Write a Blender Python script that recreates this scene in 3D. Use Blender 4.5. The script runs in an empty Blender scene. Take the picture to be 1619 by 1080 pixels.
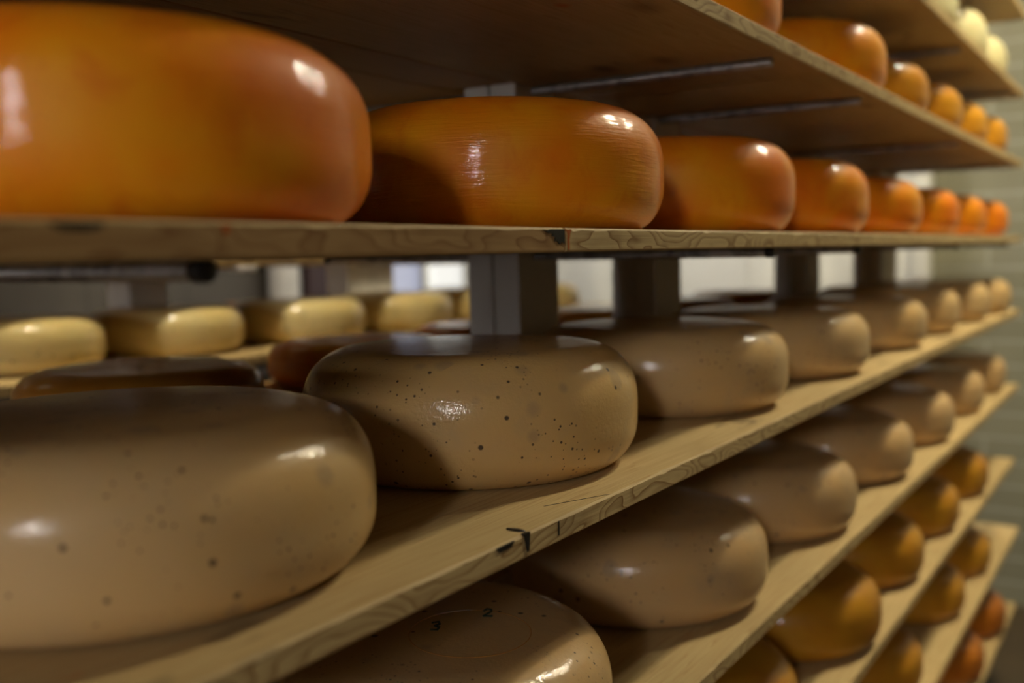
import bpy, bmesh, math, random
from mathutils import Vector, Matrix, noise
random.seed(4)
scn = bpy.context.scene
COL = scn.collection
PI = math.pi

# ------------------------------------------------------------------ helpers
def link(name, bm, mat, parent=None, smooth=False, loc=(0, 0, 0)):
    me = bpy.data.meshes.new(name)
    bm.normal_update(); bm.to_mesh(me); bm.free()
    if smooth:
        for p in me.polygons: p.use_smooth = True
    if mat: me.materials.append(mat)
    o = bpy.data.objects.new(name, me); COL.objects.link(o)
    o.location = loc
    if parent: o.parent = parent
    return o

def tag(o, label=None, cat=None, group=None, kind=None):
    if label: o['label'] = label
    if cat: o['category'] = cat
    if group: o['group'] = group
    if kind: o['kind'] = kind
    return o

def empty(name, loc, label, cat, group=None):
    o = bpy.data.objects.new(name, None); COL.objects.link(o)
    o.location = loc; o.empty_display_size = .05
    return tag(o, label, cat, group)

def add_box(bm, x0, x1, y0, y1, z0, z1, bevel=0, seg=1):
    r = bmesh.ops.create_cube(bm, size=1)
    vs = r['verts']
    for v in vs:
        v.co = Vector((x0 + (v.co.x + .5) * (x1 - x0), y0 + (v.co.y + .5) * (y1 - y0), z0 + (v.co.z + .5) * (z1 - z0)))
    if bevel:
        es = list({e for v in vs for e in v.link_edges})
        bmesh.ops.bevel(bm, geom=es, offset=bevel, segments=seg, profile=.6, affect='EDGES')
    return vs

def add_lathe(bm, prof, n=64, cx=0, cy=0, axis='z', a0=0):
    """prof: list of (radius, height), closed at the ends when radius is 0"""
    rings = []
    for r, z in prof:
        if r < 1e-6:
            rings.append([bm.verts.new((cx, cy, z))])
        else:
            rings.append([bm.verts.new((cx + r * math.cos(2 * PI * i / n), cy + r * math.sin(2 * PI * i / n), z)) for i in range(n)])
    for a, b in zip(rings, rings[1:]):
        for i in range(n):
            j = (i + 1) % n
            if len(a) == 1 and len(b) > 1: bm.faces.new((a[0], b[j], b[i]))
            elif len(b) == 1 and len(a) > 1: bm.faces.new((a[i], a[j], b[0]))
            elif len(a) > 1: bm.faces.new((a[i], a[j], b[j], b[i]))
    return rings

# ------------------------------------------------------------------ materials
class N:
    def __init__(s, name):
        s.m = bpy.data.materials.new(name); s.m.use_nodes = True
        s.t = s.m.node_tree; s.t.nodes.clear()
        s.out = s.t.nodes.new('ShaderNodeOutputMaterial')
        s.b = s.t.nodes.new('ShaderNodeBsdfPrincipled')
        s.t.links.new(s.b.outputs[0], s.out.inputs[0])
    def n(s, kind, **kw):
        o = s.t.nodes.new('ShaderNode' + kind)
        for k, v in kw.items():
            if k in o.inputs.keys(): s.set(o.inputs[k], v)
            else: setattr(o, k, v)
        return o
    def set(s, inp, v):
        if isinstance(v, bpy.types.NodeSocket): s.t.links.new(v, inp)
        else: inp.default_value = v
    def math(s, op, a, b=0.0, c=0.0, clamp=False):
        o = s.t.nodes.new('ShaderNodeMath'); o.operation = op; o.use_clamp = clamp
        s.set(o.inputs[0], a); s.set(o.inputs[1], b); s.set(o.inputs[2], c)
        return o.outputs[0]
    def mix(s, f, a, b):
        o = s.t.nodes.new('ShaderNodeMix'); o.data_type = 'RGBA'
        s.set(o.inputs[0], f)
        s.set(o.inputs[6], a if isinstance(a, bpy.types.NodeSocket) else (*a, 1))
        s.set(o.inputs[7], b if isinstance(b, bpy.types.NodeSocket) else (*b, 1))
        return o.outputs[2]
    def ramp(s, f, stops, interp='LINEAR'):
        o = s.t.nodes.new('ShaderNodeValToRGB'); s.set(o.inputs[0], f)
        e = o.color_ramp.elements; o.color_ramp.interpolation = interp
        while len(e) < len(stops): e.new(.5)
        for i, (p, c) in enumerate(stops):
            e[i].position = p
            e[i].color = (c, c, c, 1) if isinstance(c, (int, float)) else (*c, 1)
        return o.outputs[0]
    def coords(s, scale=(1, 1, 1), rnd=True):
        tc = s.n('TexCoord'); v = tc.outputs['Object']
        if rnd:
            oi = s.n('ObjectInfo')
            off = s.math('MULTIPLY', oi.outputs['Random'], 17.0)
            cx = s.n('CombineXYZ', X=off, Y=off, Z=off)
            va = s.n('VectorMath', operation='ADD'); s.set(va.inputs[0], v); s.set(va.inputs[1], cx.outputs[0]); v = va.outputs[0]
        mp = s.n('Mapping'); s.set(mp.inputs[0], v); mp.inputs['Scale'].default_value = scale
        return mp.outputs[0]
    def noise(s, v, scale, detail=2, rough=.5, dist=0):
        o = s.n('TexNoise'); s.set(o.inputs['Vector'], v); o.inputs['Scale'].default_value = scale
        o.inputs['Detail'].default_value = detail; o.inputs['Roughness'].default_value = rough; o.inputs['Distortion'].default_value = dist
        return o.outputs[0]
    def bump(s, h, strength=.3, dist=.002, prev=None):
        o = s.n('Bump'); s.set(o.inputs['Height'], h); o.inputs['Strength'].default_value = strength; o.inputs['Distance'].default_value = dist
        if prev: s.set(o.inputs['Normal'], prev)
        return o.outputs[0]
    def fin(s, **kw):
        for k, v in kw.items():
            k = k.replace('_', ' ')
            if isinstance(v, tuple) and len(v) == 3 and k in ('Base Color', 'Emission Color'): v = (*v, 1)
            s.set(s.b.inputs[k], v)
        return s.m

def specks(s, v, scale, thr, size=.25):
    """round grains: 1 inside a speck. thr = share of cells that carry one"""
    vo = s.n('TexVoronoi', feature='F1'); s.set(vo.inputs['Vector'], v); vo.inputs['Scale'].default_value = scale
    sp = s.n('SeparateColor'); s.set(sp.inputs[0], vo.outputs['Color'])
    rad = s.math('MULTIPLY', s.math('MAXIMUM', s.math('SUBTRACT', thr, sp.outputs[0]), 0), size / thr)
    d = s.math('SUBTRACT', rad, vo.outputs['Distance'])
    return s.math('MULTIPLY', d, 1 / (size * .35), clamp=True)

def cheese_mat(name, c_main, c_alt, c_deep, speck=0.0, rough=.3, streak=1.0, sss=.12, fleck_col=(.03, .02, .018), coat=.55, micro=.25, crough=.07, big=75):
    s = N(name)
    v = s.coords()
    n1 = s.noise(v, 9, 3, .55)
    n2 = s.noise(v, 28, 4, .6, .4)
    col = s.mix(s.ramp(n1, [(.38, 0.), (.62, 1.)]), c_main, c_alt)
    col = s.mix(s.math('MULTIPLY', s.ramp(n2, [(.52, 0.), (.72, 1.)]), .45), col, c_deep)
    if speck > 0:
        clus = s.ramp(s.noise(v, 14, 2), [(.46, .0), (.56, 1.)])
        a = specks(s, v, big, .75 * speck, .20)
        b = specks(s, v, 190, 1.2 * speck, .30)
        b = s.math('MULTIPLY', b, clus)
        f = s.math('MAXIMUM', a, b)
        # grains that sit below the rind show as soft grey-violet clouds
        g = specks(s, v, 34, .6 * speck, .42)
        gs = s.math('MULTIPLY', g, .30)
        col = s.mix(gs, col, (.17, .15, .13))
        col = s.mix(s.math('MULTIPLY', f, .9), col, fleck_col)
    # brushed wax: thin streaks that run round the wheel
    vs = s.coords((1, 1, 14))
    st = s.noise(vs, 26, 3, .6, .6)
    fine = s.noise(v, 260, 3, .6)
    mid = s.noise(v, 150, 2, .5)
    nb = s.bump(st, .10 * streak, .0016)
    nb = s.bump(mid, .05 + micro * .22, .001, nb)
    nb = s.bump(fine, micro, .0005, nb)
    rg = s.ramp(n2, [(.3, rough - .05), (.7, rough + .08)])
    return s.fin(Base_Color=col, Roughness=rg, Normal=nb, Subsurface_Weight=sss, Subsurface_Radius=(.012, .005, .002),
                 Coat_Weight=coat, Specular_IOR_Level=.22, Coat_Roughness=crough, Coat_Normal=nb, IOR=1.45)

M = {}
M['orange'] = cheese_mat('orange wax rind', (.74, .18, .003), (.74, .29, .006), (.58, .10, .002), streak=3.2, rough=.46, coat=.5)
M['amber'] = cheese_mat('amber rind', (.45, .215, .014), (.40, .165, .011), (.33, .115, .009), rough=.42, coat=.35)
M['dorange'] = cheese_mat('deep orange rind', (.46, .15, .012), (.40, .12, .012), (.33, .08, .01), rough=.36)
M['brown'] = cheese_mat('brown rind', (.50, .23, .03), (.42, .17, .022), (.32, .11, .02), rough=.33, speck=.2)
M['tan'] = cheese_mat('tan peppered rind', (.62, .40, .165), (.66, .42, .15), (.53, .37, .18), speck=1.0, rough=.42, micro=.7, coat=.55, crough=.09)
M['tan2'] = cheese_mat('tan cumin rind', (.56, .375, .175), (.58, .37, .15), (.49, .35, .18), speck=.8, rough=.42, coat=.5, crough=.12, micro=.5)
M['tan3'] = cheese_mat('tan rind with dark seeds', (.52, .335, .155), (.55, .34, .14), (.42, .30, .16), speck=1.15, rough=.42, coat=.5, crough=.10, micro=.5, big=52)
M['gold'] = cheese_mat('golden rind', (.58, .27, .016), (.52, .21, .012), (.42, .14, .010), rough=.40, coat=.4)
M['yellow'] = cheese_mat('pale yellow rind', (.66, .53, .25), (.68, .52, .22), (.56, .43, .2), speck=.8, rough=.36)
M['cream'] = cheese_mat('cream rind', (.60, .55, .32), (.62, .55, .30), (.54, .49, .27), rough=.5, coat=.2)

def wood_mat(name, base, dark, deep, edge=False):
    s = N(name)
    v = s.coords((1, 1, 1))
    vg = s.coords((2.4, .55, 1.9) if edge else (5.5, .10, 2.5))
    n = s.noise(vg, 13, 2, .45, .15)
    ring = s.math('FRACT', s.math('MULTIPLY', n, 15))
    ring = s.ramp(ring, [(0., 0.), (.5, .12), (.82, .55), (.93, 1.), (1., .0)])
    vf = s.coords((1, .03, 1))
    fib = s.noise(vf, 260, 3, .6)
    big = s.noise(v, 3.2, 3, .6)
    col = s.mix(s.ramp(big, [(.35, 0.), (.65, 1.)]), base, tuple(c * .82 for c in base))
    col = s.mix(s.math('MULTIPLY', ring, .95 if edge else .55), col, dark)
    col = s.mix(s.math('MULTIPLY', s.ramp(fib, [(.45, 0.), (.75, 1.)]), .35), col, dark)
    # knots
    kv = s.coords((1, .55, 1))
    vo = s.n('TexVoronoi', feature='F1'); s.set(vo.inputs['Vector'], kv); vo.inputs['Scale'].default_value = 6.5
    kn = s.ramp(vo.outputs['Distance'], [(.04, 1.), (.10, .35), (.16, 0.)])
    col = s.mix(s.math('MULTIPLY', kn, .8), col, deep)
    # orange wax drips and dark stains left by the cheeses
    st = specks(s, s.coords((1, .7, 1)), 22, .16, .30)
    sn = s.ramp(s.noise(v, 45, 3, .6), [(.45, 0.), (.58, 1.)])
    col = s.mix(s.math('MULTIPLY', s.math('MULTIPLY', st, sn), .7), col, (.50, .13, .02))
    dk = s.noise(s.coords((1, .35, 1)), 9, 4, .65)
    col = s.mix(s.ramp(dk, [(.63, 0.), (.70, .75)]), col, deep)
    nb = s.bump(fib, .35, .0012)
    nb = s.bump(ring, .12, .001, nb)
    return s.fin(Base_Color=col, Roughness=.62, Normal=nb, Specular_IOR_Level=.3)
M['pine'] = wood_mat('worn pine', (.60, .445, .215), (.33, .185, .06), (.05, .026, .012))
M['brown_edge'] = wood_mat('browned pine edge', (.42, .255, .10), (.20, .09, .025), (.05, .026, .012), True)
M['pine_edge'] = wood_mat('worn pine edge', (.62, .46, .22), (.22, .11, .03), (.05, .026, .012), True)
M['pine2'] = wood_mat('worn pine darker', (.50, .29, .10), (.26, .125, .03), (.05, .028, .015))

def metal_mat(name, c, rough, thread=False):
    s = N(name)
    v = s.coords((1, 1, 1))
    n = s.noise(v, 60, 4, .6)
    col = s.mix(s.ramp(n, [(.45, 0.), (.65, 1.)]), c, tuple(x * .45 for x in c))
    if thread:
        w = s.n('TexWave', wave_type='BANDS', bands_direction='X'); s.set(w.inputs['Vector'], v); w.inputs['Scale'].default_value = 110
        nb = s.bump(w.outputs[0], .5, .0008)
    else: nb = s.bump(n, .2, .0005)
    return s.fin(Base_Color=col, Roughness=rough, Metallic=.85, Normal=nb)
M['rod'] = metal_mat('dark steel', (.50, .48, .47), .42, True)
M['black'] = N('black rubber').fin(Base_Color=(.012, .012, .013), Roughness=.5)
M['iron'] = metal_mat('blackened iron', (.05, .05, .055), .35)

def paint_mat(name, c, rough=.55, amp=.12, scale=7):
    s = N(name); v = s.coords()
    n = s.noise(v, scale, 4, .6)
    col = s.mix(s.ramp(n, [(.35, 0.), (.7, 1.)]), c, tuple(x * (1 - amp) for x in c))
    return s.fin(Base_Color=col, Roughness=rough, Normal=s.bump(s.noise(v, 90, 3), .15, .001))
M['post'] = paint_mat('grey painted timber', (.78, .74, .68))
M['white'] = paint_mat('white paint', (.80, .79, .75), .5, .04)
M['wallgrey'] = paint_mat('grey plaster', (.085, .055, .026), .7, .2, 2)
M['floor'] = paint_mat('grey floor', (.065, .042, .02), .5, .3, 3)
M['ceil'] = paint_mat('ceiling', (.20, .145, .08), .8, .06, 2)
M['darkbox'] = paint_mat('dark maroon', (.05, .022, .022), .4)
M['rosy'] = paint_mat('dull red', (.28, .13, .10), .5)

def tile_mat(name, c, mortar, w, h, axis):
    s = N(name)
    tc = s.n('TexCoord'); sp = s.n('SeparateXYZ'); s.set(sp.inputs[0], tc.outputs['Object'])
    cb = s.n('CombineXYZ'); s.set(cb.inputs[0], sp.outputs[axis]); s.set(cb.inputs[1], sp.outputs[2])
    br = s.n('TexBrick'); s.set(br.inputs['Vector'], cb.outputs[0])
    br.inputs['Color1'].default_value = (*c, 1); br.inputs['Color2'].default_value = (*[x * .86 for x in c], 1)
    br.inputs['Mortar'].default_value = (*mortar, 1)
    br.inputs['Scale'].default_value = 1; br.inputs['Brick Width'].default_value = w; br.inputs['Row Height'].default_value = h
    br.inputs['Mortar Size'].default_value = .006; br.offset = .5
    n = s.noise(s.coords((.4, .4, 3), False), 5, 3)
    col = s.mix(s.math('MULTIPLY', n, .3), br.outputs[0], tuple(x * .7 for x in c))
    nb = s.bump(br.outputs['Fac'], .5, -.003)
    return s.fin(Base_Color=col, Roughness=.28, Normal=nb)
M['tile'] = tile_mat('pale glazed tile', (.31, .30, .22), (.42, .41, .34), .6, .095, 0)
M['tiledark'] = tile_mat('grey wall tile', (.11, .095, .08), (.05, .045, .04), .5, .5, 1)

def emit_mat(name, c, st):
    s = N(name)
    return s.fin(Base_Color=(.8, .8, .8), Emission_Color=c, Emission_Strength=st)

# ------------------------------------------------------------------ room
ZF, ZC = -1.42, 1.90
XL, XR, YB, YE = -3.7, 1.75, -3.6, 4.3
def struct(name, x0, x1, y0, y1, z0, z1, mat, label=None):
    bm = bmesh.new(); add_box(bm, x0, x1, y0, y1, z0, z1)
    o = link(name, bm, mat); o['kind'] = 'structure'
    if label: o['label'] = label
    return o
struct('floor', XL - .1, XR + .1, YB - .1, YE + .1, ZF - .1, ZF, M['floor'])
struct('ceiling', XL - .1, XR + .1, YB - .1, YE + .1, ZC, ZC + .1, M['ceil'])
struct('wall_left', XL - .1, XL, YB, YE, ZF, ZC, M['tiledark'])
struct('wall_right', XR, XR + .1, YB, YE, ZF, ZC, M['wallgrey'])
struct('wall_far', XL - .1, XR + .1, YE, YE + .1, ZF, ZC, M['tile'])
struct('wall_back', XL - .1, XR + .1, YB - .1, YB, ZF, ZC, M['wallgrey'])
# wide white door in the far wall, seen through the racks
bm = bmesh.new(); add_box(bm, -2.86, -.87, YE - .05, YE - .003, ZF + .02, .62, .006)
for x in (-1.55, -2.2): add_box(bm, x - .004, x + .004, YE - .056, YE - .049, ZF + .05, .58)
d = link('door_1', bm, M['white']); d['kind'] = 'structure'
bm = bmesh.new(); add_box(bm, -2.98, -2.88, YE - .08, YE - .002, ZF + .003, .7, .004); add_box(bm, -.865, -.80, YE - .08, YE - .002, ZF + .003, .7, .004)
add_box(bm, -2.98, -.80, YE - .08, YE - .002, .7, .78, .004)
link('trim_1', bm, M['white'])['kind'] = 'structure'
# window at the far left end
bm = bmesh.new()
for a in ((-3.62, -3.58), (-3.35, -3.31), (-3.07, -3.03)): add_box(bm, a[0], a[1], YE - .06, YE - .002, -.42, .45, .003)
for z in (-.42, .41): add_box(bm, -3.62, -3.03, YE - .062, YE - .003, z, z + .04, .003)
w = link('window_1', bm, M['white']); w['kind'] = 'structure'
bm = bmesh.new(); add_box(bm, -3.60, -3.33, YE - .03, YE - .02, -.40, .43)
link('pane', bm, emit_mat('daylight pane cool', (.62, .68, .95), .55), w)
bm = bmesh.new(); add_box(bm, -3.33, -3.05, YE - .03, YE - .02, -.40, .43)
link('pane', bm, emit_mat('daylight pane white', (.93, .93, .88), 1.0), w)

# ------------------------------------------------------------------ racks
T = .018
XF = -.385
LV = {'U': .678, 'T': .448, 'A': .2425, 'M': .0178, 'B': -.2025, 'C': -.4325, 'D': -.655, 'E': -.905, 'F': -1.148}
YEND = 3.42

def board_mesh(x0, x1, y0, y1, zt, seed=0, t=T):
    """plank with a worn, slightly chipped front arris"""
    bm = bmesh.new()
    r = random.Random(seed)
    b = .0013
    n = max(2, int((y1 - y0) / .012))
    sec = []
    for i in range(n + 1):
        y = y0 + (y1 - y0) * i / n
        c = .0004 + .0016 * max(0, noise.noise(Vector((seed, y * 23, 0)))) ** 1.0
        if r.random() < .03: c += .0016
        w = .0006 * noise.noise(Vector((seed + 5, y * 5, 0)))
        x1w = x1 + w
        sec.append([(x0 + b, zt), (x1w - b - c, zt), (x1w, zt - b - c * .7), (x1w, zt - t + b), (x1w - b, zt - t), (x0 + b, zt - t), (x0, zt - t + b), (x0, zt - b)])
        sec[-1] = [bm.verts.new((p[0], y, p[1])) for p in sec[-1]]
    for a, c in zip(sec, sec[1:]):
        for k in range(8):
            j = (k + 1) % 8
            bm.faces.new((a[k], a[j], c[j], c[k]))
    bm.faces.new(list(reversed(sec[0]))); bm.faces.new(sec[-1])
    bmesh.ops.recalc_face_normals(bm, faces=bm.faces)
    # object coordinates: keep the origin on the plank
    o = Vector(((x0 + x1) / 2, (y0 + y1) / 2, zt - t))
    for v in bm.verts: v.co -= o
    return bm, o

def board(lv, x0, x1, y0, y1, label, group='pine shelf boards', mat='pine', zt=None, seed=None):
    bm, o = board_mesh(x0, x1, y0, y1, LV[lv] if zt is None else zt, seed if seed is not None else random.randint(0, 999))
    ob = link('shelf_board', bm, M[mat], None, loc=o)
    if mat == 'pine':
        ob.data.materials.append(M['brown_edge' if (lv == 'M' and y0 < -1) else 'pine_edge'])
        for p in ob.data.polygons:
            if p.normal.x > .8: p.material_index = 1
    return tag(ob, label, 'shelf board', group)

XB0, XB1 = -1.235, -.845      # rear board of the double rack
front = {
 'U': [(-.4, YEND, 'highest pine shelf board, only its corner in the top right')],
 'T': [(-.6, YEND, 'pine shelf board carrying the pale cream cheeses, top right')],
 'A': [(-1.5, 1.342, 'near pine board of the upper orange cheese shelf, seen from below with dark scuffs'), (1.346, YEND, 'far pine board of the upper orange cheese shelf, beyond the butt joint')],
 'M': [(-1.5, .664, 'eye-level pine board under the two nearest orange cheeses, edge blurred at left'), (.667, YEND, 'eye-level pine board running from the black stain to the far end')],
 'B': [(-1.5, YEND, 'long pine board under the receding peppered wheels, black wedge mark in its edge')],
 'C': [(-1.5, YEND, 'pine board of the second peppered shelf, orange wax drips on its edge')],
 'D': [(.7, YEND - .05, 'pine board under the first row of dark amber cheeses, lower right')],
 'E': [(1.0, YEND + .1, 'pine board two below the peppered wheels, lower right')],
 'F': [(1.4, YEND + .08, 'lowest pine board in sight, bottom right corner')],
}
BO = {}
for lv, L in front.items():
    for k, (y0, y1, lab) in enumerate(L):
        BO[lv, k] = board(lv, -.742, XF, y0, y1, lab, seed=ord(lv) * 7 + k * 31)
rearlab = {'T': 'rear pine board behind the cream cheese shelf', 'A': 'rear pine board seen from below beyond the white post top',
           'M': 'rear pine board level with the eye-level shelf', 'B': 'rear pine board carrying the thin brown and orange wheels',
           'C': 'rear pine board behind the second peppered shelf', 'D': 'rear pine board in shadow behind the amber cheeses',
           'E': 'rear pine board in shadow near the floor'}
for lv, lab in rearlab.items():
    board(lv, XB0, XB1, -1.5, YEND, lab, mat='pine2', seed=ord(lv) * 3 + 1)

def rod_mesh(x0, x1, r=.0058, n=20):
    bm = bmesh.new()
    add_lathe(bm, [(0, x0), (r * .8, x0), (r, x0 + .001), (r, x1 - .001), (r * .8, x1), (0, x1)], n)
    bmesh.ops.rotate(bm, verts=bm.verts, cent=(0, 0, 0), matrix=Matrix.Rotation(PI / 2, 3, 'Y'))
    bmesh.ops.recalc_face_normals(bm, faces=bm.faces)
    return bm

def make_rack(label, xm, posts, rods, rx0, rx1, levels, off=0, slats=False):
    rk = empty('shelving_rack', (xm, 0, ZF), label, 'rack', 'shelving racks')
    for (y0, y1) in posts:
        bm = bmesh.new()
        xa, xb = -.042, .042
        add_box(bm, xa, -.0012, y0, y1, 0, ZC - ZF - .012, .0025, 2)      # two planks bolted together
        add_box(bm, .0012, xb, y0, y1, 0, ZC - ZF - .012, .0025, 2)
        add_box(bm, -.02, .02, y0 + .01, y1 - .002, 0.001, ZC - ZF - .014)
        link('post', bm, M['post'], rk)
    if slats:
        ys = [-1.5] + [q for p_ in posts for q in (p_[0] - .003, p_[1] + .003)] + [YEND]
        for lv in levels:
            for y0, y1 in zip(ys[::2], ys[1::2]):
                if y1 - y0 < .02: continue
                bm, o = board_mesh(-.843 - xm, -.744 - xm, y0, y1, LV[lv] - ZF, int(y0 * 10) + 50)
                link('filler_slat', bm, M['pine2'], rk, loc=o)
    for y in rods:
        for lv in levels:
            z = LV[lv] + off - T - .0058 - ZF
            r = link('rod', rod_mesh(rx0 - xm, rx1 - xm), M['rod'], rk, True, (0, y, z))
            if lv != 'M': continue
            for e, sgn in ((rx1 - xm, 1), (rx0 - xm, -1)):
                bm = bmesh.new()
                a, b = (e - .007, e + .003) if sgn > 0 else (e - .003, e + .007)
                add_lathe(bm, [(.0060, a), (.0066, a + .001), (.0066, b - .002), (.0060, b), (0, b)], 20)
                bmesh.ops.rotate(bm, verts=bm.verts, cent=(0, 0, 0), matrix=Matrix.Rotation(PI / 2, 3, 'Y'))
                bmesh.ops.recalc_face_normals(bm, faces=bm.faces)
                link('end_cap', bm, M['black'], r, True)
    return rk
make_rack('near rack of grey painted posts with dark steel rods under the boards', -.781,
          [(-.62, -.52), (1.15, 1.256), (1.583, 1.69), (2.445, 2.545), (3.18, 3.283), (3.287, 3.39)],
          [-.57, .34, 1.195, 1.60, 2.44, 3.25], -1.13, -.405, 'TAMBCDE', slats=True)
make_rack('second rack behind the narrow aisle, its grey posts blurred at left', -2.045,
          [(.55, .655), (1.463, 1.568), (2.20, 2.30), (2.305, 2.405), (3.2, 3.3)],
          [.6, 1.51, 2.25, 3.25], -2.45, -1.62, 'MBA', -.0175)
X2 = -1.60
board('B', X2 - .37, X2, -.1, YEND, 'pine board of the second rack carrying the row of pale yellow cheeses', seed=81)
board('M', X2 - .43, X2 - .09, -.1, 1.80, 'short lit pine board of the second rack, thin strip left of the white post', seed=83, zt=.0005)
board('A', X2 - .43, X2 - .05, -.1, YEND, 'unseen upper pine board added to shade the second rack', seed=86, zt=.225)  # out of view; added to keep the second aisle's lamp off the posts
board('C', X2 - .37, X2, -.1, YEND, 'lower pine board of the second rack in shadow', seed=84)
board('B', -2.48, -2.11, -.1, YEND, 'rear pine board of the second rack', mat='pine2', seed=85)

# ------------------------------------------------------------------ cheeses
def cheese_bm(r, h, seed, n=112, eu=.056, el=.032, a=.36, b=.54, ex=2.2, crease=True):
    bm = bmesh.new()
    zl, zu = a * h, b * h
    def rho(z):
        bul = -.0028 * ((z - .46 * h) / (.54 * h)) ** 2
        if z < zl:
            u = 1 - z / zl; return r + bul - el * (1 - max(0, 1 - u ** 2.2) ** .5)
        if z > zu:
            u = min(1, (z - zu) / (h - zu)); return r + bul - eu * (1 - max(0, 1 - u ** ex) ** (1 / ex))
        return r + bul
    prof = [(0, 0)] + [((r - el) * k, 0) for k in (.35, .7, .93)]
    for k in range(12):
        z = zl * (1 - math.cos(PI / 2 * k / 12)); prof.append((rho(z), z))
    for k in range(8): z = zl + (zu - zl) * k / 8; prof.append((rho(z), z))
    for k in range(21):
        z = zu + (h - zu) * math.sin(PI / 2 * k / 20); prof.append((rho(z), z))
    e = prof[-1][0]
    for k in (.9, .75, .5, .25, .12): prof.append((e * k, h + .0022 * (1 - k * k)))
    prof.append((0, h + .0022))
    if crease:                                    # faint seam left by the mould lid
        prof = [(a - .0009 * math.exp(-((z - .16 * h) / .0014) ** 2) if a > r - el * 1.1 else a, z) for a, z in prof]
    add_lathe(bm, prof, n)
    bmesh.ops.recalc_face_normals(bm, faces=bm.faces)
    for v in bm.verts:
        p = v.co; q = Vector((p.x, p.y, 0))
        w = noise.noise(Vector((p.x * 5 + seed * 3.1, p.y * 5, p.z * 4)))
        w2 = noise.noise(Vector((p.x * 16 + seed * 7.7, p.y * 16, p.z * 22)))
        k = q.length / r
        if p.z > .002:
            v.co += q.normalized() * (.0022 * w + .0007 * w2) * k if q.length > 1e-5 else Vector()
            v.co.z += (.0014 * w + .0004 * w2) * (p.z / h)
    return bm

cheeses = {}
def cheese(key, lv, x, y, r, h, mat, label, group, near=False, rz=None, **kw):
    if lv == 'B' or lv == 'C': kw.setdefault('b', .50); kw.setdefault('ex', 2.5)
    bm = cheese_bm(r, h, len(cheeses) + 1, 160 if near else 80, **kw)
    o = link('cheese_wheel', bm, M[mat], None, True, (x, y, LV[lv] + .0004))
    o.rotation_euler.z = random.uniform(0, 6) if rz is None else rz
    cheeses[key] = o
    return tag(o, label, 'cheese', group)

GM = 'orange cheese wheels on the eye-level shelf'
for i, (y, h, lab) in enumerate([
    (.401, .114, 'largest, nearest orange cheese wheel, blurred, filling the upper left'),
    (.841, .119, 'glossy orange cheese wheel in focus, above the peppered wheel in focus'),
    (1.242, .118, 'orange cheese wheel right behind the sharp orange one on the same shelf'),
    (1.622, .117, 'fourth orange cheese wheel from the left on the eye-level shelf'),
    (2.022, .108, 'fifth orange cheese wheel from the left on the eye-level shelf'),
    (2.433, .107, 'small-looking orange cheese, third from the far end of the eye-level shelf'),
    (2.819, .106, 'second to last orange cheese at the far end of the eye-level shelf'),
    (3.240, .106, 'last orange cheese at the far right end of the eye-level shelf')]):
    cheese(('M', i), 'M', -.565, y, .165, h, 'orange', lab, GM, i < 3)
GA = 'orange cheese wheels on the upper shelf'
for i, (y, h, lab) in enumerate([
    (1.19, .112, 'orange cheese wheel cut off by the top edge of the picture'),
    (1.724, .118, 'shiny orange cheese wheel with a bright highlight on the upper shelf'),
    (2.080, .108, 'third orange cheese on the upper shelf, behind the shiny one'),
    (2.441, .112, 'fourth orange cheese on the upper shelf, lit yellow'),
    (2.809, .111, 'second to last orange cheese on the upper shelf'),
    (3.171, .114, 'last orange cheese at the far end of the upper shelf')]):
    cheese(('A', i), 'A', -.565, y, .165, h, 'orange' if i < 2 else 'gold', lab, GA, False, b=.5)
GT = 'cream cheeses on the top shelf'
for i, (y, h, lab) in enumerate([
    (2.371, .135, 'cream cheese cut off by the top edge, leftmost on the top right shelf'),
    (2.798, .142, 'pale cream rounded cheese on the top right shelf, in the middle'),
    (3.14, .132, 'last pale cream cheese on the top right shelf')]):
    cheese(('T', i), 'T', -.555, y, .155, h, 'cream', lab, GT, False, b=.4, eu=.075)
GB = 'peppered cheese wheels just below eye level'
for i, (x, y, h, m, lab) in enumerate([
    (-.572, .403, .106, 'tan2', 'big blurred peppered cheese wheel filling the lower left'),
    (-.572, .799, .115, 'tan', 'peppered tan cheese wheel in sharp focus in the middle'),
    (-.566, 1.222, .106, 'tan2', 'peppered cheese wheel right behind the sharp one'),
    (-.560, 1.615, .102, 'tan2', 'fourth peppered cheese wheel on the shelf below eye level, lit top corner'),
    (-.564, 2.085, .098, 'tan2', 'fifth peppered cheese wheel on the shelf below eye level'),
    (-.566, 2.475, .106, 'tan2', 'sixth peppered cheese, third from the far end below eye level'),
    (-.559, 2.870, .104, 'tan2', 'second to last peppered cheese on the shelf below eye level'),
    (-.552, 3.235, .100, 'tan2', 'last peppered cheese at the far end below eye level')]):
    cheese(('B', i), 'B', x, y, .165 if i != 1 else .162, h, m, lab, GB, i < 3)
GC = 'peppered cheese wheels on the second shelf down'
for i, (x, y, lab) in enumerate([
    (-.540, .675, 'peppered cheese wheel seen from above with small green marks, bottom centre'),
    (-.560, 1.135, 'peppered cheese wheel below the sharp one, two tiny round glints on it'),
    (-.553, 1.523, 'third cheese on the second peppered shelf, orange drip beside its foot'),
    (-.554, 1.940, 'fourth cheese on the second peppered shelf'),
    (-.553, 2.355, 'fifth cheese on the second peppered shelf'),
    (-.555, 2.795, 'second to last cheese on the second peppered shelf'),
    (-.558, 3.225, 'last cheese on the second peppered shelf')]):
    cheese(('C', i), 'C', x, y, .163, .110, 'tan3', lab, GC, i < 2)
GD = 'amber cheese wheels on the third shelf down'
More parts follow.
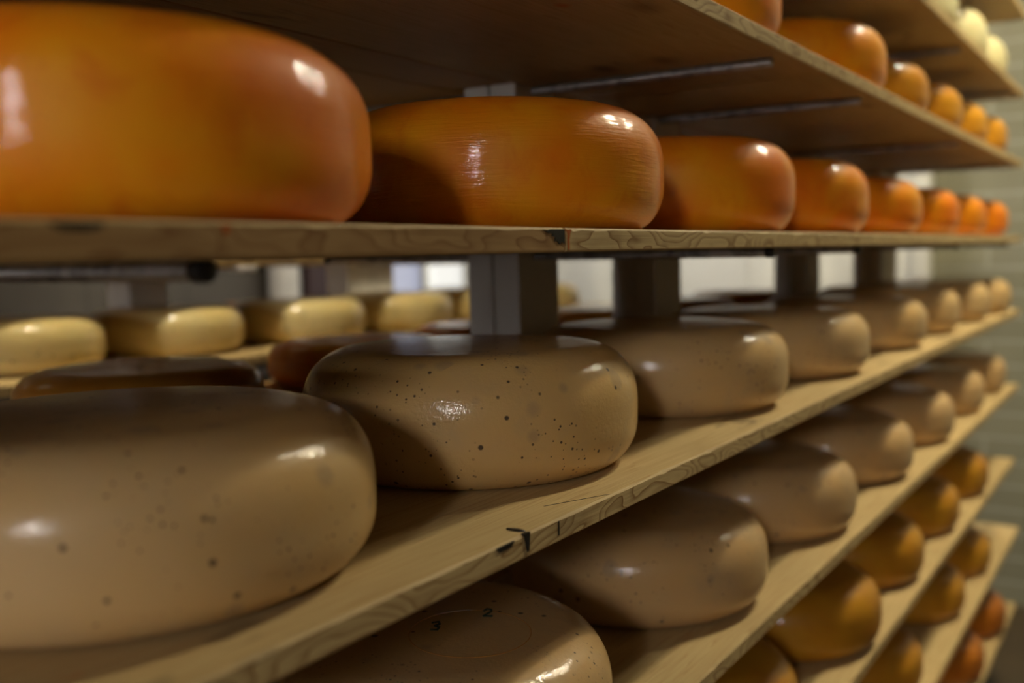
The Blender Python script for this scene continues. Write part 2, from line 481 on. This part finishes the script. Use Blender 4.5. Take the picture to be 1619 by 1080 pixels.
for i, (x, y, lab) in enumerate([
    (-.555, 1.245, 'amber cheese cut off by the bottom edge, nearest of its row'),
    (-.543, 1.652, 'amber cheese with bright yellow patch, second of its row'),
    (-.553, 2.042, 'amber cheese, third of its row below the peppered shelves'),
    (-.553, 2.442, 'amber cheese, fourth of its row below the peppered shelves'),
    (-.548, 2.845, 'amber cheese, last of its row below the peppered shelves')]):
    cheese(('D', i), 'D', x, y, .163, .110, 'amber', lab, GD)
GE = 'amber cheese wheels on the fourth shelf down'
for i, (x, y, lab) in enumerate([
    (-.56, 2.09, 'dark amber cheese half hidden at the bottom edge, fourth shelf down'),
    (-.562, 2.596, 'dark amber cheese, middle one seen on the fourth shelf down'),
    (-.556, 2.985, 'dark amber cheese, farthest on the fourth shelf down')]):
    cheese(('E', i), 'E', x, y, .163, .110, 'amber', lab, GE)
GF = 'deep orange cheese wheels on the lowest shelf'
for i, (x, y, lab) in enumerate([
    (-.545, 2.82, 'deep orange cheese at the bottom right edge, nearer of two'),
    (-.541, 3.20, 'deep orange cheese at the bottom right, farther of two')]):
    cheese(('F', i), 'F', x, y, .163, .112, 'dorange', lab, GF)
GR = 'thin wheels in the rear row of the near rack'
for i, (x, y, r, h, m, lab) in enumerate([
    (-1.095, .812, .150, .070, 'brown', 'thin brown wheel behind the big blurred peppered one'),
    (-1.10, 1.235, .150, .070, 'orange', 'thin orange wheel peeping out left behind the sharp peppered one'),
    (-1.10, 1.60, .150, .068, 'orange', 'thin orange wheel left of the white post foot'),
    (-1.04, 1.98, .150, .078, 'brown', 'dark brown wheel right of the white post, rear row'),
    (-1.04, 2.34, .150, .082, 'brown', 'dark brown wheel between the second and third posts, rear row'),
    (-1.04, 2.80, .150, .082, 'brown', 'dark brown wheel near the last posts, rear row')]):
    cheese(('R', i), 'B', x, y, r, h, m, lab, GR)
GY = 'pale yellow cheeses on the second rack'
for i, (y, x, lab) in enumerate([
    (1.075, -1.83, 'pale yellow cheese at the left edge on the second rack'),
    (1.425, -1.83, 'pale yellow cheese second from the left edge on the second rack'),
    (1.79, -1.80, 'pale yellow cheese third from the left edge on the second rack'),
    (2.155, -1.80, 'pale yellow cheese just left of the white post on the second rack'),
    (2.50, -1.80, 'pale yellow cheese mostly hidden by the white post'),
    (2.870, -1.80, 'pale yellow cheese peeping out right of the white post')]):
    cheese(('Y', i), 'B', x, y, .165, .100, 'yellow', lab, GY)

# faint pressed circle and two green casein figures on the wheel seen from above
c0 = cheeses['C', 0]; c0.rotation_euler.z = 0
from mathutils.bvhtree import BVHTree
_t = BVHTree.FromPolygons([v.co for v in c0.data.vertices], [p.vertices for p in c0.data.polygons])
def top_z(x, y): return _t.ray_cast(Vector((x, y, 1)), Vector((0, 0, -1)))[0].z
bm = bmesh.new()
add_lathe(bm, [(.0512, 0), (.0515, .0006), (.0522, .0006), (.0525, 0)], 96, .050, 0)
for v in bm.verts: v.co.z += top_z(v.co.x, v.co.y) - .0003
bmesh.ops.recalc_face_normals(bm, faces=bm.faces)
link('pressed_ring', bm, M['brown'], c0, True)
M['green'] = N('green casein').fin(Base_Color=(.02, .06, .045), Roughness=.6)
def glyph(name, pts, loc, rot, size):
    cu = bmesh.new()
    w = .10
    for (a, b) in zip(pts, pts[1:]):
        a = Vector(a); b = Vector(b); d = (b - a).normalized(); nrm = Vector((-d.y, d.x)) * w
        a2, b2 = a - d * w * .6, b + d * w * .6
        q = [(a2 + nrm), (a2 - nrm), (b2 - nrm), (b2 + nrm)]
        lo = [cu.verts.new((p.x, p.y, 0)) for p in q]; hi = [cu.verts.new((p.x, p.y, .02)) for p in q]
        cu.faces.new(hi); cu.faces.new(lo[::-1])
        for i in range(4):
            j = (i + 1) % 4; cu.faces.new((lo[i], lo[j], hi[j], hi[i]))
    bmesh.ops.recalc_face_normals(cu, faces=cu.faces)
    m = Matrix.Rotation(rot, 4, 'Z') @ Matrix.Scale(size, 4)
    for v in cu.verts:
        hi = v.co.z > .01
        v.co = m @ Vector((v.co.x, v.co.y * 1.7, 0)); v.co.x += loc[0]; v.co.y += loc[1]
        v.co.z = top_z(v.co.x, v.co.y) + (.0003 if hi else -.0004)
    o = link(name, cu, M['green'], c0, False)
    o['label'] = 'small green figure on the rind'
glyph('casein_mark', [(0, .7), (.25, 1), (.6, .9), (.6, .6), (0, 0), (.7, 0)], (.0385, .0365), .58, .011)
glyph('casein_mark', [(0, .9), (.5, 1), (.6, .7), (.25, .5), (.6, .3), (.5, 0), (0, .05)], (.0185, -.0135), .58, .011)

bm = bmesh.new()
add_box(bm, XF - .001, XF + .0006, .6475, .6487, LV['B'] - .0125, LV['B'] - .0015)
for v in bm.verts: v.co -= BO['B', 0].location
link('crack', bm, M['iron'], BO['B', 0])
bm = bmesh.new()
q = [bm.verts.new(p) for p in ((XF - .003, .735, LV['B'] + .0003), (XF - .030, .676, LV['B'] + .0003), (XF - .029, .6765, LV['B'] + .0003), (XF - .002, .7365, LV['B'] + .0003))]
q2 = [bm.verts.new((v.co.x, v.co.y, v.co.z - .001)) for v in q]
bm.faces.new(q); bm.faces.new(q2[::-1])
for i in range(4): bm.faces.new((q[i], q2[i], q2[(i + 1) % 4], q[(i + 1) % 4]))
bmesh.ops.recalc_face_normals(bm, faces=bm.faces)
for v in bm.verts: v.co -= BO['B', 0].location
link('crack', bm, M['iron'], BO['B', 0])
# black wedge at the end of the near board, and the black stain on the eye-level board
b = BO['B', 0]; bl = b.location
def wedge(name, parent, pts, d, mat, label=None):
    """pts in (y, z) on the board's front face, d = how far it stands proud"""
    bm = bmesh.new()
    lo = [bm.verts.new((XF - .002, y, z)) for y, z in pts]; hi = [bm.verts.new((XF + d, y, z)) for y, z in pts]
    bm.faces.new(hi); bm.faces.new(lo[::-1])
    n = len(pts)
    for i in range(n):
        j = (i + 1) % n; bm.faces.new((lo[i], lo[j], hi[j], hi[i]))
    bmesh.ops.recalc_face_normals(bm, faces=bm.faces)
    for v in bm.verts: v.co -= parent.location
    o = link(name, bm, M[mat], parent)
    if label: o['label'] = label
zb = LV['B']
wedge('iron_wedge', b, [(.5985, zb + .0006), (.6065, zb + .0006), (.6050, zb - .0135), (.6028, zb - .0135)], .0009, 'iron', 'black iron wedge driven into the board edge')
bm = bmesh.new()
add_lathe(bm, [(0, -.0004), (.0085, -.0004), (.0080, .0006), (0, .0007)], 28)
bmesh.ops.scale(bm, vec=(1.0, .42, 1), verts=bm.verts)
for v in bm.verts: v.co += Vector((XF - .0115, .6062, zb)) - b.location
link('iron_spot', bm, M['iron'], b, True)
wedge('dark_chip', b, [(.563, zb - .0012), (.586, zb - .0012), (.582, zb - .0045), (.567, zb - .005)], .0007, 'iron')
mb = BO['M', 1]; zm = LV['M']
wedge('black_stain', BO['M', 0], [(.632, zm - .0015), (.638, zm - .0022), (.643, zm - .0012), (.6635, zm - .0013), (.6635, zm - .0118), (.659, zm - .0105), (.656, zm - .0125), (.652, zm - .0096), (.649, zm - .0102), (.6495, zm - .007), (.645, zm - .0062), (.646, zm - .0045), (.640, zm - .0042)], .0005, 'iron', 'black stain at the board end')
wedge('black_stain', BO['M', 0], [(.244, zm - .0013), (.271, zm - .0013), (.269, zm - .004), (.262, zm - .0052), (.250, zm - .0048), (.246, zm - .003)], .0004, 'iron', 'dark stain under the nearest orange wheel')
M['drip'] = N('orange wax drip').fin(Base_Color=(.42, .10, .012), Roughness=.4)
wedge('wax_drip', mb, [(.6665, zm - .0013), (.675, zm - .0013), (.6722, zm - .004), (.6708, zm - .009), (.6712, zm - .0165), (.6690, zm - .0168), (.6682, zm - .010), (.6685, zm - .005)], .0004, 'drip', 'orange wax drip at the board joint')

wedge('wax_drip', BO['M', 0], [(.334, zm - .0013), (.340, zm - .0013), (.3388, zm - .006), (.336, zm - .007)], .0004, 'drip')
# ------------------------------------------------------------------ far clutter seen through the racks
bm = bmesh.new(); add_lathe(bm, [(0, ZF), (.075, ZF), (.075, ZC), (0, ZC)], 32)
bmesh.ops.recalc_face_normals(bm, faces=bm.faces)
p = link('wall_pipe', bm, M['post'], None, True, (XL + .10, 3.50, 0)); tag(p, 'pale vertical pipe against the dark left wall', 'pipe')
cb = empty('wall_cabinet', (XL + .07, 3.83, -.25), 'dark maroon box on the left wall beside the pale pipe', 'cabinet')
bm = bmesh.new(); add_box(bm, -.068, .07, -.21, .21, 0, .42, .004); link('body', bm, M['darkbox'], cb)
bm = bmesh.new(); add_box(bm, .071, .078, -.02, .10, .06, .16, .003); link('plate', bm, M['rosy'], cb)
bm = bmesh.new(); add_box(bm, -.16, .16, -1.3, 1.1, -.03, 0, .003)
ld = link('wall_shelf', bm, M['post'], None, False, (XL + .163, 2.45, -.30)); tag(ld, 'narrow grey wall shelf with small tubs behind the second rack', 'shelf')
tubc = [('tub_w', (.55, .52, .50)), ('tub_o', (.45, .22, .10)), ('tub_v', (.36, .33, .42)), ('tub_g', (.32, .26, .2))]
tl = ['white tub on the wall shelf, nearest the camera', 'orange-brown tub on the wall shelf', 'lilac grey tub on the wall shelf', 'brown tub on the wall shelf']
for i, (nm, c) in enumerate(tubc): M[nm] = paint_mat(nm, c, .4)
for i, (y, k) in enumerate([(2.93, 0), (3.12, 1), (3.28, 2), (2.72, 3)]):
    bm = bmesh.new(); add_lathe(bm, [(0, 0), (.045, 0), (.055, .085), (.058, .085), (.058, .1), (0, .1)], 32)
    bmesh.ops.recalc_face_normals(bm, faces=bm.faces)
    tag(link('plastic_tub', bm, M[tubc[k][0]], None, True, (XL + .2, y, -.30)), tl[k], 'tub', 'tubs on the wall shelf')

# ------------------------------------------------------------------ lamps
def lamp(x, y, w, l, col, st, label, z=ZC, drop=.10, round_=False):
    t = empty('ceiling_lamp', (x, y, z), label, 'lamp', 'ceiling lamps')
    bm = bmesh.new()
    if round_: add_lathe(bm, [(0, -.001), (w * .9, -.001), (w * 1.15, -drop + .01), (w * 1.15, -drop), (w * 1.03, -drop), (w * 1.03, -drop + .012), (0, -drop + .012)], 40)
    else:
        add_box(bm, -w / 2 - .02, w / 2 + .02, -l / 2 - .02, l / 2 + .02, -drop + .02, -.001, .004)
    bmesh.ops.recalc_face_normals(bm, faces=bm.faces)
    link('housing', bm, M['white'], t)
    bm = bmesh.new()
    if round_: add_lathe(bm, [(0, -drop + .004), (w, -drop + .004), (w, -drop + .010), (0, -drop + .010)], 40)
    else: add_box(bm, -w / 2, w / 2, -l / 2, l / 2, -drop, -drop + .018)
    bmesh.ops.recalc_face_normals(bm, faces=bm.faces)
    link('diffuser', bm, emit_mat('lamp glow', col, st), t)
    return t
WARM = (1, .89, .60); COOL = (1.0, .95, .90)
lamp(.19, 3.15, .045, 0, WARM, 1050, 'round warm spot lamp over the aisle ahead, beside its twin', drop=.2, round_=True)
lamp(.29, 3.15, .045, 0, WARM, 1050, 'outer one of the twin round spot lamps over the aisle ahead', drop=.2, round_=True)
lamp(.11, 2.40, .05, 0, WARM, 1700, 'round warm spot lamp over the middle of the aisle', drop=.2, round_=True)
lamp(-1.38, 1.3, .06, 0, WARM, 1200, 'round warm spot lamp over the narrow second aisle', drop=.2, round_=True)
lamp(-1.9, 3.6, .3, .3, (1, .98, .92), 95, 'unseen lamp panel added to brighten the white door', drop=.6)  # unseen panel, added only to brighten the white door
def window(name, x0, x1, z0, z1, col, st, y=YB):
    bm = bmesh.new()
    for x in (x0, x1): add_box(bm, x - .03, x + .03, y + .002, y + .06, z0 - .03, z1 + .03, .003)
    for z in (z0 - .03, z1 - .01): add_box(bm, x0 - .031, x1 + .031, y + .003, y + .062, z, z + .04, .003)
    w = link(name, bm, M['white']); w['kind'] = 'structure'
    bm = bmesh.new(); add_box(bm, x0, x1, y + .02, y + .03, z0, z1)
    link('pane', bm, emit_mat('daylight', col, st), w)
window('window_2', -1.15, -.62, -.15, .45, (.99, .96, .94), 75)
window('window_3', .88, 1.24, .70, 1.26, (1.0, .955, .90), 118)

# ------------------------------------------------------------------ camera
cam = bpy.data.cameras.new('camera'); co = bpy.data.objects.new('camera', cam); COL.objects.link(co)
yaw, pit, rol = math.radians(33.187), math.radians(5.033), math.radians(-1.146)
F = Vector((-math.sin(yaw) * math.cos(pit), math.cos(yaw) * math.cos(pit), -math.sin(pit)))
R0 = Vector((math.cos(yaw), math.sin(yaw), 0)); U0 = R0.cross(F)
R = R0 * math.cos(rol) + U0 * math.sin(rol); U = -R0 * math.sin(rol) + U0 * math.cos(rol)
co.matrix_world = Matrix(((R.x, U.x, -F.x, 0), (R.y, U.y, -F.y, 0), (R.z, U.z, -F.z, 0), (0, 0, 0, 1)))
cam.sensor_width = 36; cam.lens = 36 * 1597.1 / 1619; cam.clip_start = .02
cam.dof.use_dof = True; cam.dof.focus_distance = .845; cam.dof.aperture_fstop = 2.8; cam.dof.aperture_blades = 9
scn.camera = co

w = bpy.data.worlds.new('world'); scn.world = w; w.use_nodes = True
w.node_tree.nodes['Background'].inputs[0].default_value = (0, 0, 0, 1)
vs = scn.view_settings
vs.view_transform = 'Standard'; vs.look = 'None'; vs.gamma = 1; vs.use_curve_mapping = False
vs.exposure = -0.38
